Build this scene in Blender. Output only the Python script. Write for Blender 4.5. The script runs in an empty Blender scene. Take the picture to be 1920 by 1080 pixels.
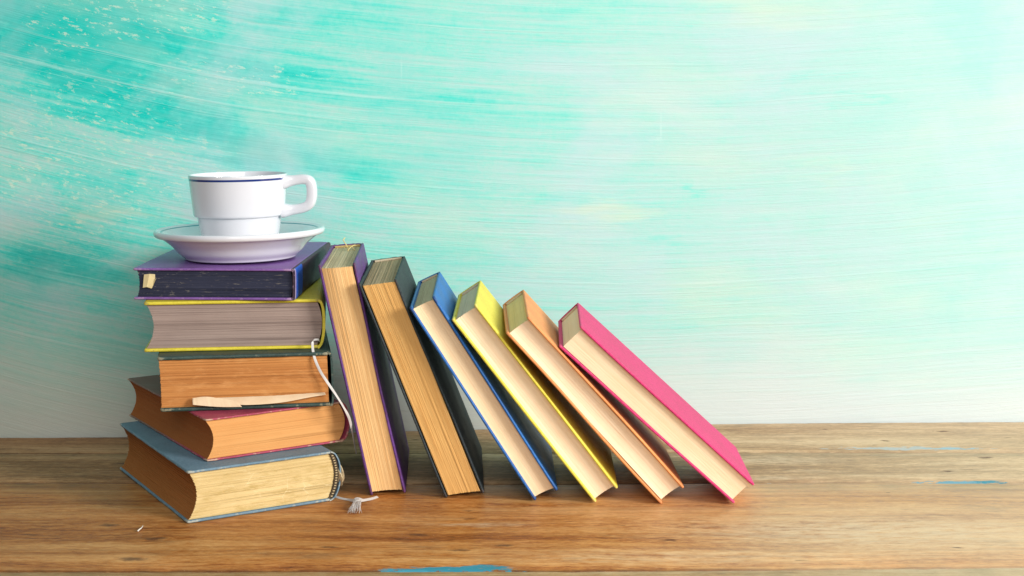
import bpy, bmesh, math, random
from mathutils import Vector, Matrix
R = math.radians
scene = bpy.context.scene
col = scene.collection

# ---------------------------------------------------------------- camera
CAM_Z, F_PX, PITCH = 0.35, 2821.1, R(8.432)
cam_d = bpy.data.cameras.new("camera")
cam_d.sensor_width = 36.0
cam_d.lens = F_PX / 1920 * 36
cam_d.clip_start = 0.05
cam_d.clip_end = 50
cam = bpy.data.objects.new("camera", cam_d)
cam.location = (0, 0, CAM_Z)
cam.rotation_euler = (R(90) - PITCH, 0, 0)
col.objects.link(cam)
scene.camera = cam

# ---------------------------------------------------------------- light: a tall window to the right, dim room around, added fill in front
world = bpy.data.worlds.new("World")
scene.world = world
world.use_nodes = True
bg = world.node_tree.nodes["Background"]
bg.inputs[0].default_value = (0.93, 0.96, 1.0, 1)
bg.inputs[1].default_value = 0.20

def area(name, loc, target, sx, sy, power, color):
    d = bpy.data.lights.new(name, 'AREA')
    d.shape = 'RECTANGLE'
    d.size, d.size_y = sx, sy
    d.energy = power
    d.color = color
    o = bpy.data.objects.new(name, d)
    o.location = loc
    o.rotation_euler = (Vector(target) - Vector(loc)).to_track_quat('-Z', 'Y').to_euler()
    col.objects.link(o)
    return o
area("window_light", (2.20, -0.05, 0.95), (0.0, 1.15, 0.10), 0.85, 0.85, 78, (1.0, 0.96, 0.90))
area("front_fill", (0.25, -0.75, 1.05), (0.0, 1.2, 0.12), 1.5, 1.0, 20, (1.0, 0.97, 0.93))  # added soft fill that brightens the front faces, not a lamp in the room

scene.view_settings.view_transform = 'Standard'
scene.view_settings.look = 'None'
scene.view_settings.exposure = 0.15
scene.view_settings.gamma = 1.0
scene.render.engine = 'CYCLES'
scene.cycles.max_bounces = 8
scene.cycles.use_denoising = True

# ---------------------------------------------------------------- helpers
def pixel_ray(px, py):
    a = (px - 960) / F_PX; b = -(py - 540) / F_PX
    c, s = math.cos(PITCH), math.sin(PITCH)
    return Vector((a, c + b * s, -s + b * c))
def at_y(px, py, y):
    d = pixel_ray(px, py); return Vector((0, 0, CAM_Z)) + d * (y / d.y)
def at_z(px, py, z):
    d = pixel_ray(px, py); return Vector((0, 0, CAM_Z)) + d * ((z - CAM_Z) / d.z)

def tag(o, label=None, cat=None, group=None, kind=None):
    if label: o['label'] = label
    if cat: o['category'] = cat
    if group: o['group'] = group
    if kind: o['kind'] = kind
    return o
def empty(name, loc=(0, 0, 0), rot=(0, 0, 0)):
    o = bpy.data.objects.new(name, None)
    o.empty_display_size = 0.02
    o.location = loc; o.rotation_euler = rot
    col.objects.link(o)
    return o

class Geo:
    """Vertices with an unwarped 'loc' coordinate and a 'wear' value, then faces."""
    def __init__(self):
        self.v = []; self.loc = []; self.wear = []; self.f = []
    def add(self, p, loc=None, wear=0.0):
        self.v.append(tuple(p)); self.loc.append(tuple(loc if loc is not None else p)); self.wear.append(wear)
        return len(self.v) - 1
    def grid(self, rows, close_u=False, close_v=False):
        nv = len(rows)
        for j in range(nv if close_v else nv - 1):
            a = rows[j]; b = rows[(j + 1) % nv]
            n = len(a)
            for i in range(n if close_u else n - 1):
                k = (i + 1) % n
                self.f.append((a[i], a[k], b[k], b[i]))
    def build(self, name, mat, parent=None, smooth=True, loc=None, angle=40):
        me = bpy.data.meshes.new(name)
        me.from_pydata(self.v, [], self.f)
        at = me.attributes.new('loc', 'FLOAT_VECTOR', 'POINT')
        at.data.foreach_set('vector', [c for p in self.loc for c in p])
        at = me.attributes.new('wear', 'FLOAT', 'POINT')
        at.data.foreach_set('value', self.wear)
        bm = bmesh.new(); bm.from_mesh(me)
        bmesh.ops.recalc_face_normals(bm, faces=bm.faces)
        bm.to_mesh(me); bm.free()
        me.materials.append(mat)
        if smooth:
            me.polygons.foreach_set('use_smooth', [True] * len(me.polygons))
            me.set_sharp_from_angle(angle=R(angle))
        o = bpy.data.objects.new(name, me)
        col.objects.link(o)
        if parent: o.parent = parent
        if loc: o.location = loc
        return o

def lerp(a, b, t): return a + (b - a) * t
def smooth(t):
    t = max(0.0, min(1.0, t)); return t * t * (3 - 2 * t)
def hash_noise(x, seed=0):
    i = math.floor(x); f = x - i
    def h(k): return random.Random(k * 7919 + seed * 104729).random() * 2 - 1
    return lerp(h(i), h(i + 1), smooth(f))

# ---------------------------------------------------------------- node helper
class Mat:
    def __init__(self, name, rough=0.7, spec=0.5):
        self.m = bpy.data.materials.new(name)
        self.m.use_nodes = True
        self.t = self.m.node_tree
        self.b = self.t.nodes['Principled BSDF']
        self.b.inputs['Roughness'].default_value = rough
        self.b.inputs['Specular IOR Level'].default_value = spec
    def n(self, kind, **kw):
        nd = self.t.nodes.new(kind)
        for k, v in kw.items(): setattr(nd, k, v)
        return nd
    def put(self, sock, v):
        if isinstance(v, bpy.types.NodeSocket): self.t.links.new(v, sock)
        elif isinstance(v, (tuple, list)):
            sock.default_value = (*v, 1) if (sock.type == 'RGBA' and len(v) == 3) else v
        else: sock.default_value = v
    def attr(self, name, out='Vector'):
        return self.n('ShaderNodeAttribute', attribute_name=name).outputs[out]
    def loc(self): return self.attr('loc')
    def wear(self): return self.attr('wear', 'Fac')
    def sep(self, v):
        s = self.n('ShaderNodeSeparateXYZ'); self.put(s.inputs[0], v); return s.outputs
    def comb(self, x, y, z):
        s = self.n('ShaderNodeCombineXYZ')
        for i, q in enumerate((x, y, z)): self.put(s.inputs[i], q)
        return s.outputs[0]
    def math(self, op, a, b=0.0, c=0.0, clamp=False):
        s = self.n('ShaderNodeMath', operation=op, use_clamp=clamp)
        for i, q in enumerate((a, b, c)): self.put(s.inputs[i], q)
        return s.outputs[0]
    def vmul(self, v, k):
        s = self.n('ShaderNodeVectorMath', operation='MULTIPLY'); self.put(s.inputs[0], v); self.put(s.inputs[1], k); return s.outputs[0]
    def vadd(self, v, k):
        s = self.n('ShaderNodeVectorMath', operation='ADD'); self.put(s.inputs[0], v); self.put(s.inputs[1], k); return s.outputs[0]
    def noise(self, v, scale=1.0, detail=3.0, rough=0.5, dist=0.0, out='Fac'):
        s = self.n('ShaderNodeTexNoise')
        self.put(s.inputs['Vector'], v); s.inputs['Scale'].default_value = scale
        s.inputs['Detail'].default_value = detail; s.inputs['Roughness'].default_value = rough
        s.inputs['Distortion'].default_value = dist
        return s.outputs[out]
    def ramp(self, f, stops, interp='LINEAR'):
        s = self.n('ShaderNodeValToRGB'); cr = s.color_ramp; cr.interpolation = interp
        while len(cr.elements) < len(stops): cr.elements.new(0.5)
        for e, (p, c) in zip(cr.elements, stops):
            e.position = p
            e.color = (*c, 1) if isinstance(c, (tuple, list)) else (c, c, c, 1)
        self.put(s.inputs[0], f)
        return s.outputs[0]
    def mr(self, v, a, b, c=0.0, d=1.0, sm=False):
        s = self.n('ShaderNodeMapRange', clamp=True)
        if sm: s.interpolation_type = 'SMOOTHSTEP'
        for i, q in enumerate((v, a, b, c, d)): self.put(s.inputs[i], q)
        return s.outputs[0]
    def mix(self, f, a, b, mode='MIX'):
        s = self.n('ShaderNodeMix', data_type='RGBA', blend_type=mode)
        self.put(s.inputs[0], f); self.put(s.inputs[6], a); self.put(s.inputs[7], b)
        return s.outputs[2]
    def bump(self, h, dist=0.0003, strength=1.0, normal=None):
        s = self.n('ShaderNodeBump'); s.inputs['Distance'].default_value = dist; s.inputs['Strength'].default_value = strength
        self.put(s.inputs['Height'], h)
        if normal is not None: self.put(s.inputs['Normal'], normal)
        return s.outputs[0]
    def blob(self, v2, cx, cz, rx, rz, warp=None, ang=0.0):
        """soft ellipse mask, 1 in the middle; v2 = coordinate with x and z used"""
        s = self.n('ShaderNodeMapping', vector_type='TEXTURE')
        self.put(s.inputs['Vector'], v2)
        s.inputs['Location'].default_value = (cx, 0, cz)
        s.inputs['Rotation'].default_value = (0, ang, 0)
        s.inputs['Scale'].default_value = (rx, 1e3, rz)
        l = self.n('ShaderNodeVectorMath', operation='LENGTH'); self.put(l.inputs[0], s.outputs[0])
        return self.mr(l.outputs['Value'], 1.0, 0.0, 0.0, 1.0, sm=True)
    def done(self, color=None, normal=None, rough=None):
        if color is not None: self.put(self.b.inputs['Base Color'], color)
        if normal is not None: self.put(self.b.inputs['Normal'], normal)
        if rough is not None: self.put(self.b.inputs['Roughness'], rough)
        return self.m

# ---------------------------------------------------------------- the painted wall
WALL_PTS = [(-1.6, 1.385), (-0.45, 1.3985), (-0.35, 1.4000), (-0.098, 1.4245), (0.20, 1.4550), (0.477, 1.4620), (1.6, 1.480)]
def wall_y(x):
    p = WALL_PTS
    if x <= p[0][0]: return p[0][1]
    for (a, ya), (b, yb) in zip(p, p[1:]):
        if x <= b: return lerp(ya, yb, (x - a) / (b - a))
    return p[-1][1]
def wall_y_s(x):
    return sum(wall_y(x + d) for d in (-.08, -.04, 0, .04, .08)) / 5

def wall_material():
    m = Mat('painted_wall', rough=0.55, spec=0.3)
    L = m.loc(); x, y, z = m.sep(L)
    x0 = 0.10
    dx = m.math('SUBTRACT', x, x0)
    lo = m.math('MINIMUM', dx, 0.0); hi = m.math('MAXIMUM', dx, 0.0)
    bend = m.math('ADD', m.math('MULTIPLY', m.math('MULTIPLY', lo, lo), 0.24), m.math('MULTIPLY', m.math('MULTIPLY', hi, hi), 0.12))
    warp = m.noise(m.comb(m.math('MULTIPLY', x, 3.0), 0.0, m.math('MULTIPLY', z, 5.0)), 1.0, 2)
    s = m.math('SUBTRACT', z, bend)
    s = m.math('ADD', s, m.math('MULTIPLY', m.math('SUBTRACT', warp, 0.5), 0.014))
    def streak(fx, fs, detail=3, off=0.0, rough=0.55):
        return m.noise(m.comb(m.math('MULTIPLY', x, fx), off, m.math('MULTIPLY', s, fs)), 1.0, detail, rough)
    fine = streak(6.0, 240.0, 5, 1.3, 0.72)
    hair = streak(10.0, 420.0, 3, 4.7, 0.7)
    mid = streak(4.0, 75.0, 5, 8.1, 0.7)
    band = streak(2.4, 20.0, 5, 2.2, 0.65)
    big = m.noise(m.comb(m.math('MULTIPLY', x, 3.2), 3.0, m.math('MULTIPLY', z, 6.5)), 1.0, 4, 0.6, 0.6)
    wv = m.noise(m.comb(m.math('MULTIPLY', x, 9.0), 5.0, m.math('MULTIPLY', s, 70.0)), 1.0, 4, 0.6, 0.0, 'Color')
    wv = m.vmul(m.vadd(wv, (-0.5, -0.5, -0.5)), (0.26, 0.0, 0.05))
    P = m.vadd(L, wv)
    blobs = [  # px, py, rx, rz (px), weight, angle
        (130, 30, 330, 170, .62, 0), (250, 170, 260, 90, .45, 14), (430, 262, 190, 60, .42, 14), (470, 285, 90, 30, .22, 12),
        (110, 480, 170, 60, .34, 8), (170, 520, 220, 70, .2, 5), (790, 190, 260, 36, .20, 4), (640, 310, 260, 45, .25, 10),
        (1075, 372, 130, 26, .30, 5), (1150, 230, 260, 70, .12, 3), (1312, 362, 42, 28, .24, 30), (450, 120, 300, 70, .18, 14),
        (1100, 20, 300, 60, .12, 0), (620, 20, 380, 70, .22, 6), (300, 420, 260, 60, .15, 10), (1250, 455, 90, 22, .16, 4),
        (1620, 190, 40, 40, .14, 30), (850, 90, 300, 60, .10, 5), (230, 640, 160, 60, .16, 5), (1450, 150, 46, 40, .1, 40),
        (120, 30, 170, 120, .35, 0), (820, 470, 330, 60, .10, 3),
        (300, 60, 420, 120, .22, 14), (520, 250, 420, 110, .20, 12), (600, 160, 520, 60, .12, 10), (180, 340, 240, 60, .25, 12)]
    d = m.mr(x, -0.45, 0.42, 0.40, 0.13, sm=False)
    for px, py, rx, rz, w, an in blobs:
        c = at_y(px, py, 1.43)
        k = 1.45 / F_PX
        d = m.math('ADD', d, m.math('MULTIPLY', m.blob(P, c.x, c.z, rx * k, rz * k, ang=R(an)), w))
    amp = m.mr(x, -0.4, 0.40, 1.0, 0.40)
    grain = m.noise(m.vadd(L, (1, 2, 3)), 210.0, 4, 0.75)
    mott = m.noise(m.comb(m.math('MULTIPLY', x, 30.0), 9.0, m.math('MULTIPLY', s, 60.0)), 1.0, 6, 0.75)
    var = m.math('ADD', m.math('MULTIPLY', m.math('SUBTRACT', mid, 0.5), 0.38), m.math('MULTIPLY', m.math('SUBTRACT', fine, 0.5), 0.95))
    var = m.math('ADD', var, m.math('MULTIPLY', m.math('SUBTRACT', band, 0.5), 0.30))
    var = m.math('ADD', var, m.math('MULTIPLY', m.math('SUBTRACT', hair, 0.5), 0.40))
    var = m.math('ADD', var, m.math('MULTIPLY', m.math('SUBTRACT', big, 0.5), 0.40))
    var = m.math('ADD', var, m.math('MULTIPLY', m.math('SUBTRACT', grain, 0.5), 0.42))
    var = m.math('ADD', var, m.math('MULTIPLY', m.math('SUBTRACT', mott, 0.5), m.mr(x, -.3, .1, 0.85, .25)))
    d = m.math('ADD', d, m.math('MULTIPLY', var, amp))
    c = m.ramp(d, [(0.0, (.47, .655, .66)), (0.22, (.385, .68, .635)), (0.42, (.235, .70, .62)), (0.64, (.07, .68, .59)), (0.9, (.0, .58, .51))])
    # cream scuffs where the paint is dragged thin
    scuff = m.noise(m.comb(m.math('MULTIPLY', x, 85.0), 7.0, m.math('MULTIPLY', s, 230.0)), 1.0, 6, 0.75)
    zone = m.math('ADD', m.blob(P, *at_y(150, 300, 1.43).xz, .16, .12), m.blob(P, *at_y(300, 30, 1.43).xz, .10, .035))
    zone = m.math('ADD', zone, m.blob(P, *at_y(450, 150, 1.43).xz, .10, .03))
    zone = m.math('ADD', zone, m.blob(P, *at_y(130, 60, 1.43).xz, .05, .03))
    zone = m.math('ADD', zone, m.blob(P, *at_y(270, 310, 1.43).xz, .12, .03))
    sc = m.math('MULTIPLY', m.mr(scuff, 0.55, 0.60), m.mr(zone, 0.0, 0.6), clamp=True)
    c = m.mix(m.math('MULTIPLY', sc, 0.75), c, (.60, .78, .63))
    # thin pale ridges left by the bristles
    line = streak(1.5, 210.0, 3, 21.0, 0.6)
    lm = m.math('MULTIPLY', m.mr(line, 0.62, 0.67), m.mr(x, 0.35, -0.2, 0.12, 0.32))
    c = m.mix(lm, c, (.58, .80, .76))
    for px, py, rx, rz in ((1241, 235, 3, 45), (755, 130, 2.5, 30), (1236, 262, 12, 5)):
        q = at_y(px, py, 1.44); k = 1.45 / F_PX
        c = m.mix(m.math('MULTIPLY', m.blob(L, q.x, q.z, rx * k, rz * k), m.mr(fine, .3, .55, .05, .32)), c, (.72, .88, .84))
    pt = m.noise(m.comb(m.math('MULTIPLY', x, 6.0), 31.0, m.math('MULTIPLY', z, 8.0)), 1.0, 5, 0.6, 0.4)
    c = m.mix(m.mr(pt, 0.50, 0.66, 0.0, 0.55), c, (.50, .655, .70))
    c = m.mix(m.mr(pt, 0.46, 0.32, 0.0, 0.45), c, (.27, .66, .62))
    # sandy patches
    sand = m.noise(m.comb(m.math('MULTIPLY', x, 4.5), 11.0, m.math('MULTIPLY', s, 13.0)), 1.0, 4, 0.6)
    c = m.mix(m.math('MULTIPLY', m.mr(sand, 0.50, 0.72), 0.42), c, (.62, .73, .62))
    for px, py, rx, rz, w in ((1130, 405, 130, 26, .45), (1480, 20, 220, 60, .35), (1360, 300, 190, 70, .16), (200, 395, 80, 26, .35), (1350, 570, 170, 90, .25), (1560, 320, 80, 60, .2)):
        q = at_y(px, py, 1.43); k = 1.45 / F_PX
        c = m.mix(m.math('MULTIPLY', m.blob(P, q.x, q.z, rx * k, rz * k), w), c, (.64, .72, .55))
    # bare greyish plaster low down
    low = m.math('ADD', z, m.math('MULTIPLY', m.math('SUBTRACT', big, 0.5), 0.10))
    low = m.math('ADD', low, m.math('MULTIPLY', m.math('SUBTRACT', fine, 0.5), 0.03))
    c = m.mix(m.mr(low, 0.12, 0.01, 0.0, 0.85, sm=True), c, m.mix(m.mr(x, -.3, .3), (.62, .61, .57), (.60, .655, .67)))
    left = m.math('MULTIPLY', m.mr(x, -0.25, -0.40), m.mr(z, 0.19, 0.08))
    c = m.mix(m.math('MULTIPLY', left, m.mr(big, 0.35, 0.6, 0.1, 0.5)), c, (.60, .64, .52))
    h = m.math('ADD', m.math('MULTIPLY', fine, 1.0), m.math('MULTIPLY', hair, 0.5))
    h = m.math('ADD', h, m.math('MULTIPLY', mid, 1.2))
    h = m.math('ADD', h, m.math('MULTIPLY', m.mr(line, 0.58, 0.68), 0.3))
    h = m.math('ADD', h, m.math('MULTIPLY', mott, 0.5))
    nrm = m.bump(h, 0.0010, 0.5)
    return m.done(c, nrm)
M_WALL = wall_material()
g = Geo()
rows = []
for zi in range(25):
    z = -0.30 + 1.7 * zi / 24
    rows.append([g.add((x, wall_y_s(x), z)) for x in [-1.6 + 3.2 * i / 80 for i in range(81)]])
g.grid(rows)
back = [g.add((x, 1.56, z)) for x, z in ((-1.6, -.3), (1.6, -.3), (1.6, 1.4), (-1.6, 1.4))]
g.f.append(tuple(back))
g.f.append((rows[0][0], back[0], back[3], rows[-1][0])); g.f.append((rows[0][-1], back[1], back[2], rows[-1][-1]))
g.f.append(tuple(rows[-1]) + (back[2], back[3])); g.f.append(tuple(rows[0]) + (back[1], back[0]))
wall = g.build('wall', M_WALL)
tag(wall, kind='structure')

# ---------------------------------------------------------------- the plank table
def wood_material(name, stops, seed, knots=(), paints=(), pale=0.0, streaky=1.0, rough=0.5, light=(), varnish=0.72, bleach=0.7):
    m = Mat(name, rough=rough, spec=0.35)
    L = m.loc(); x, y, z = m.sep(L)
    wob = m.noise(m.comb(m.math('MULTIPLY', x, 3.5), m.math('MULTIPLY', y, 9.0), seed), 1.0, 3)
    yy = m.math('ADD', y, m.math('MULTIPLY', m.math('SUBTRACT', wob, 0.5), 0.035))
    kd = None
    for kx, ky, r in knots:     # grain swells round each knot
        b = m.blob(m.comb(x, 0.0, y), kx, ky, r * 5, r * 3.2)
        b = m.math('MULTIPLY', b, m.math('SUBTRACT', y, ky))
        yy = m.math('ADD', yy, m.math('MULTIPLY', b, -0.75))
    def gr(fx, fy, det, off, ro=0.55):
        return m.noise(m.comb(m.math('MULTIPLY', x, fx), m.math('MULTIPLY', yy, fy), seed + off), 1.0, det, ro)
    rings = gr(4.0, 75.0, 5, 1.0, .66)
    fib = gr(55.0, 230.0, 4, 2.0, 0.75)
    fib2 = gr(140.0, 400.0, 3, 3.0, 0.7)
    tone = gr(2.5, 16.0, 4, 4.0)
    f = m.math('ADD', m.math('MULTIPLY', rings, 0.45 * streaky), m.math('MULTIPLY', tone, 0.45))
    f = m.math('ADD', f, m.math('MULTIPLY', fib, 0.42))
    f = m.math('ADD', f, m.math('MULTIPLY', fib2, 0.28))
    f = m.mr(f, 0.63, 0.95 + 0.1 * (streaky - 1))
    c = m.ramp(f, stops)
    rl = m.math('ABSOLUTE', m.math('SUBTRACT', gr(1.6, 75.0, 4, 21.0), 0.5))
    c = m.mix(m.math('MULTIPLY', m.mr(rl, 0.035, 0.0, 0.0, 0.34 * streaky), m.mr(fib, .3, .6)), c, stops[0][1])
    # dark pores and short cracks
    pore = gr(60.0, 200.0, 5, 6.0, 0.75)
    c = m.mix(m.mr(pore, 0.61, 0.70, 0.0, 0.45), c, (.10, .045, .018))
    pal = gr(12.0, 60.0, 6, 9.0, 0.75)
    c = m.mix(m.mr(pal, 0.54, 0.66, 0.0, 0.30 + pale), c, stops[-1][1])
    blotch = m.noise(m.comb(m.math('MULTIPLY', x, 10.0), m.math('MULTIPLY', y, 28.0), seed + 12), 1.0, 6, 0.7)
    c = m.mix(m.mr(blotch, 0.56, 0.70, 0.0, 0.5), c, (.17, .10, .055))
    jn = m.noise(L, 60.0, 4, 0.6, 0.0, 'Color')
    PJ = m.comb(m.math('ADD', x, m.math('MULTIPLY', m.math('SUBTRACT', m.sep(jn)[0], 0.5), 0.014)), 0.0,
                m.math('ADD', y, m.math('MULTIPLY', m.math('SUBTRACT', m.sep(jn)[1], 0.5), 0.010)))
    c = m.mix(m.math('MULTIPLY', m.wear(), m.mr(fib, .25, .6, .35, .85)), c, (.07, .035, .016))   # dirt in the joints
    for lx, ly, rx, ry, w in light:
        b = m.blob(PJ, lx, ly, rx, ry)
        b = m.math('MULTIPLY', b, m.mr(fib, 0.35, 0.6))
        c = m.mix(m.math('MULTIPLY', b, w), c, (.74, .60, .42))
    # aged varnish plus painted light falloff darken the left; worn and bleached right
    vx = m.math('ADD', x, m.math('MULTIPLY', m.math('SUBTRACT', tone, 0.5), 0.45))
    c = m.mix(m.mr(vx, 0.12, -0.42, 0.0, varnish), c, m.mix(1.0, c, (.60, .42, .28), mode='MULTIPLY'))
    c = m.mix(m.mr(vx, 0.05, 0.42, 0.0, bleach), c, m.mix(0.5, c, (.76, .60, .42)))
    for kx, ky, r in knots:
        b = m.math('ADD', m.blob(PJ, kx, ky, r * 2.6, r * 1.0), m.math('MULTIPLY', m.math('SUBTRACT', fib, .5), .9))
        c = m.mix(m.mr(b, 0.25, 0.95, 0.0, 0.8), c, (.085, .032, .014))
    for px_, py_, rx, ry, w, pc in paints:
        b = m.blob(PJ, px_, py_, rx, ry)
        b = m.math('ADD', b, m.math('MULTIPLY', m.math('SUBTRACT', pore, 0.5), 3.4))
        b = m.math('ADD', b, m.math('MULTIPLY', m.math('SUBTRACT', fib, 0.5), 0.9))
        c = m.mix(m.math('MULTIPLY', m.mr(b, 0.42, 0.60, 0.0, w), m.mr(m.blob(PJ, px_, py_, rx, ry), 0.02, 0.12)), c, pc)
    sv = m.noise(m.comb(m.math('MULTIPLY', x, 34.0), m.math('MULTIPLY', y, 330.0), seed + 40), 1.0, 2, 0.5, 0.8)
    c = m.mix(m.mr(sv, 0.70, 0.73, 0.0, 0.55), c, (.07, .03, .012))
    c = m.mix(m.mr(sv, 0.29, 0.26, 0.0, 0.5), c, stops[-1][1])
    grit = m.noise(m.comb(m.math('MULTIPLY', x, 260.0), m.math('MULTIPLY', y, 330.0), seed), 1.0, 3, .7)
    c = m.mix(m.mr(grit, 0.64, 0.72, 0.0, 0.35), c, (.62, .44, .27))
    h = m.math('ADD', m.math('MULTIPLY', fib, 0.8), m.math('MULTIPLY', rings, 0.7))
    h = m.math('ADD', h, m.math('MULTIPLY', pore, -0.7))
    h = m.math('ADD', h, m.math('MULTIPLY', grit, 0.35))
    nrm = m.bump(h, 0.0008, 0.5)
    rg = m.mr(fib, 0.3, 0.7, rough - 0.08, rough + 0.14)
    return m.done(c, nrm, rg)

def gp(px, py): 
    p = at_z(px, py, 0); return p.x, p.y
BLUE = (.03, .24, .33); PALEBLUE = (.42, .52, .55)
grey_stops = [(0.0, (.26, .145, .065)), (0.35, (.46, .275, .135)), (0.6, (.66, .435, .235)), (1.0, (.82, .60, .38))]
warm_stops = [(0.0, (.13, .038, .008)), (0.30, (.36, .120, .024)), (0.55, (.56, .24, .058)), (1.0, (.78, .44, .17))]
kn = lambda px, py, r: (*gp(px, py), r)
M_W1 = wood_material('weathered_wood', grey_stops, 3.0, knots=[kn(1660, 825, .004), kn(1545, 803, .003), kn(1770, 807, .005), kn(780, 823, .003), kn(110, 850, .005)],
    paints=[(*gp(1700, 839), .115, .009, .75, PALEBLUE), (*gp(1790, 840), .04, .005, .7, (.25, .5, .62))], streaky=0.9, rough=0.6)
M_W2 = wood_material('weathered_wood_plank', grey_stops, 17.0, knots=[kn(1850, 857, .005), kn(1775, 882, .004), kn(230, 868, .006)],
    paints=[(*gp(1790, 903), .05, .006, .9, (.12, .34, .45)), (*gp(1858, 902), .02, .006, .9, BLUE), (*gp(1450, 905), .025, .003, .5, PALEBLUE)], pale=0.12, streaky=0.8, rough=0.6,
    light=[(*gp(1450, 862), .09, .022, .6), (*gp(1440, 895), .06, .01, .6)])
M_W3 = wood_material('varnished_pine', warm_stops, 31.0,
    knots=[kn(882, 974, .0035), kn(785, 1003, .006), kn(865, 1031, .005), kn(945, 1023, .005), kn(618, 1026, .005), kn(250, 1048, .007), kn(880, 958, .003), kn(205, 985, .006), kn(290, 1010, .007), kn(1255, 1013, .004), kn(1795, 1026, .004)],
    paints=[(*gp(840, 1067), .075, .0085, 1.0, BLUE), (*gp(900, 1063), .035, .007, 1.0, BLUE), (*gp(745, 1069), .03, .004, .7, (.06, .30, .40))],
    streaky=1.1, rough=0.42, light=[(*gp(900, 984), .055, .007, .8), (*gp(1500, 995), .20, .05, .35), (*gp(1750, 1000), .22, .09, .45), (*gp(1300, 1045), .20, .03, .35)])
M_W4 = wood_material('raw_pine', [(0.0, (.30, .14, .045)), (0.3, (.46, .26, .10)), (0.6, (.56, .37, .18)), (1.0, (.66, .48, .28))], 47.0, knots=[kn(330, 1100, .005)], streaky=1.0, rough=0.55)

table = empty('plank_table', (0, 1.2, -0.026))
tag(table, 'worn wooden plank table with orange brown varnish, weathered back boards and flecks of blue paint', 'table')
def plank(label, y0f, y1f, mat, seed, x_lo=-1.5, x_hi=1.5, n=620, drop=0.0):
    """A board from y0f(x) to y1f(x); ragged long edges, top at z = -drop."""
    g = Geo(); th = 0.026
    rows = []
    prof = [(0, -th), (0, -0.0014), (0.0003, -0.0005), (0.0012, -0.0001), (0.0024, 0)]
    dirt = [1, 1, 1, .7, 0] + [0, 0, 0] + [0, .7, 1, 1, 1]
    offs = [0.2, 0.5, 0.8]
    def ragged(x, s):
        a = 0.0006 * hash_noise(x * 55, seed + s) + 0.0004 * hash_noise(x * 210, seed + s + 3)
        b = hash_noise(x * 24, seed + s + 7)
        if b > 0.55: a += (b - 0.55) * 0.006 * abs(hash_noise(x * 90, seed + s + 9))
        return a
    for i in range(n + 1):
        x = lerp(x_lo, x_hi, i / n)
        if i and i < n: x += random.Random(i + seed).uniform(-.001, .001)
        a = y0f(x) + abs(ragged(x, 1)); b = y1f(x) - abs(ragged(x, 2))
        chip = 0.0007 * max(0, hash_noise(x * 70, seed + 20)) + 0.0003
        r = []
        for dy, dz in prof: r.append((a + dy, dz - (chip if -0.001 < dz < 0 else 0)))
        for t in offs: r.append((lerp(a, b, t), -0.00012 * hash_noise(x * 8 + t * 9, seed)))
        for dy, dz in reversed(prof): r.append((b - dy, dz - (chip if -0.001 < dz < 0 else 0)))
        rows.append([g.add((x, yy - 1.2, zz - drop + 0.026), (x, yy, zz), dk) for (yy, zz), dk in zip(r, dirt)])
    g.grid(rows, close_u=True)
    g.f.append(tuple(rows[0])); g.f.append(tuple(rows[-1]))
    o = g.build('plank', mat, table, angle=60)
    o['label'] = label
    return o
s1 = lambda x: 1.3378 + 0.0012 * math.sin(x * 5)
s2 = lambda x: 1.2368 - 0.005 * math.exp(-(x / .16) ** 2) + 0.0008 * math.sin(x * 9)
s3 = lambda x: 1.0120 + 0.014 * smooth((x - .05) / .5) * .8 + 0.001 * math.sin(x * 6)
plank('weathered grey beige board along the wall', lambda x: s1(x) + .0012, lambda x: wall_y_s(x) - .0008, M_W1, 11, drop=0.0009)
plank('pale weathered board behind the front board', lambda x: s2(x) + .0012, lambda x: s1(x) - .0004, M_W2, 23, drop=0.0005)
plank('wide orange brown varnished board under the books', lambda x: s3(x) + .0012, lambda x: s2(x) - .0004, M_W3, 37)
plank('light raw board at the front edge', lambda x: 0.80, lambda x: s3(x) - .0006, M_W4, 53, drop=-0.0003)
floor = Geo()
q = [floor.add(p) for p in ((-3, -2, -.75), (3, -2, -.75), (3, 1.38, -.75), (-3, 1.38, -.75))]
floor.f.append(tuple(q))
mf = Mat('floor_boards', 0.6)
fl = floor.build('floor', mf.done(mf.mix(mf.noise(mf.vmul(mf.loc(), (2, 30, 1)), 1), (.25, .17, .1), (.34, .25, .16))))
tag(fl, kind='structure')

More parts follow.
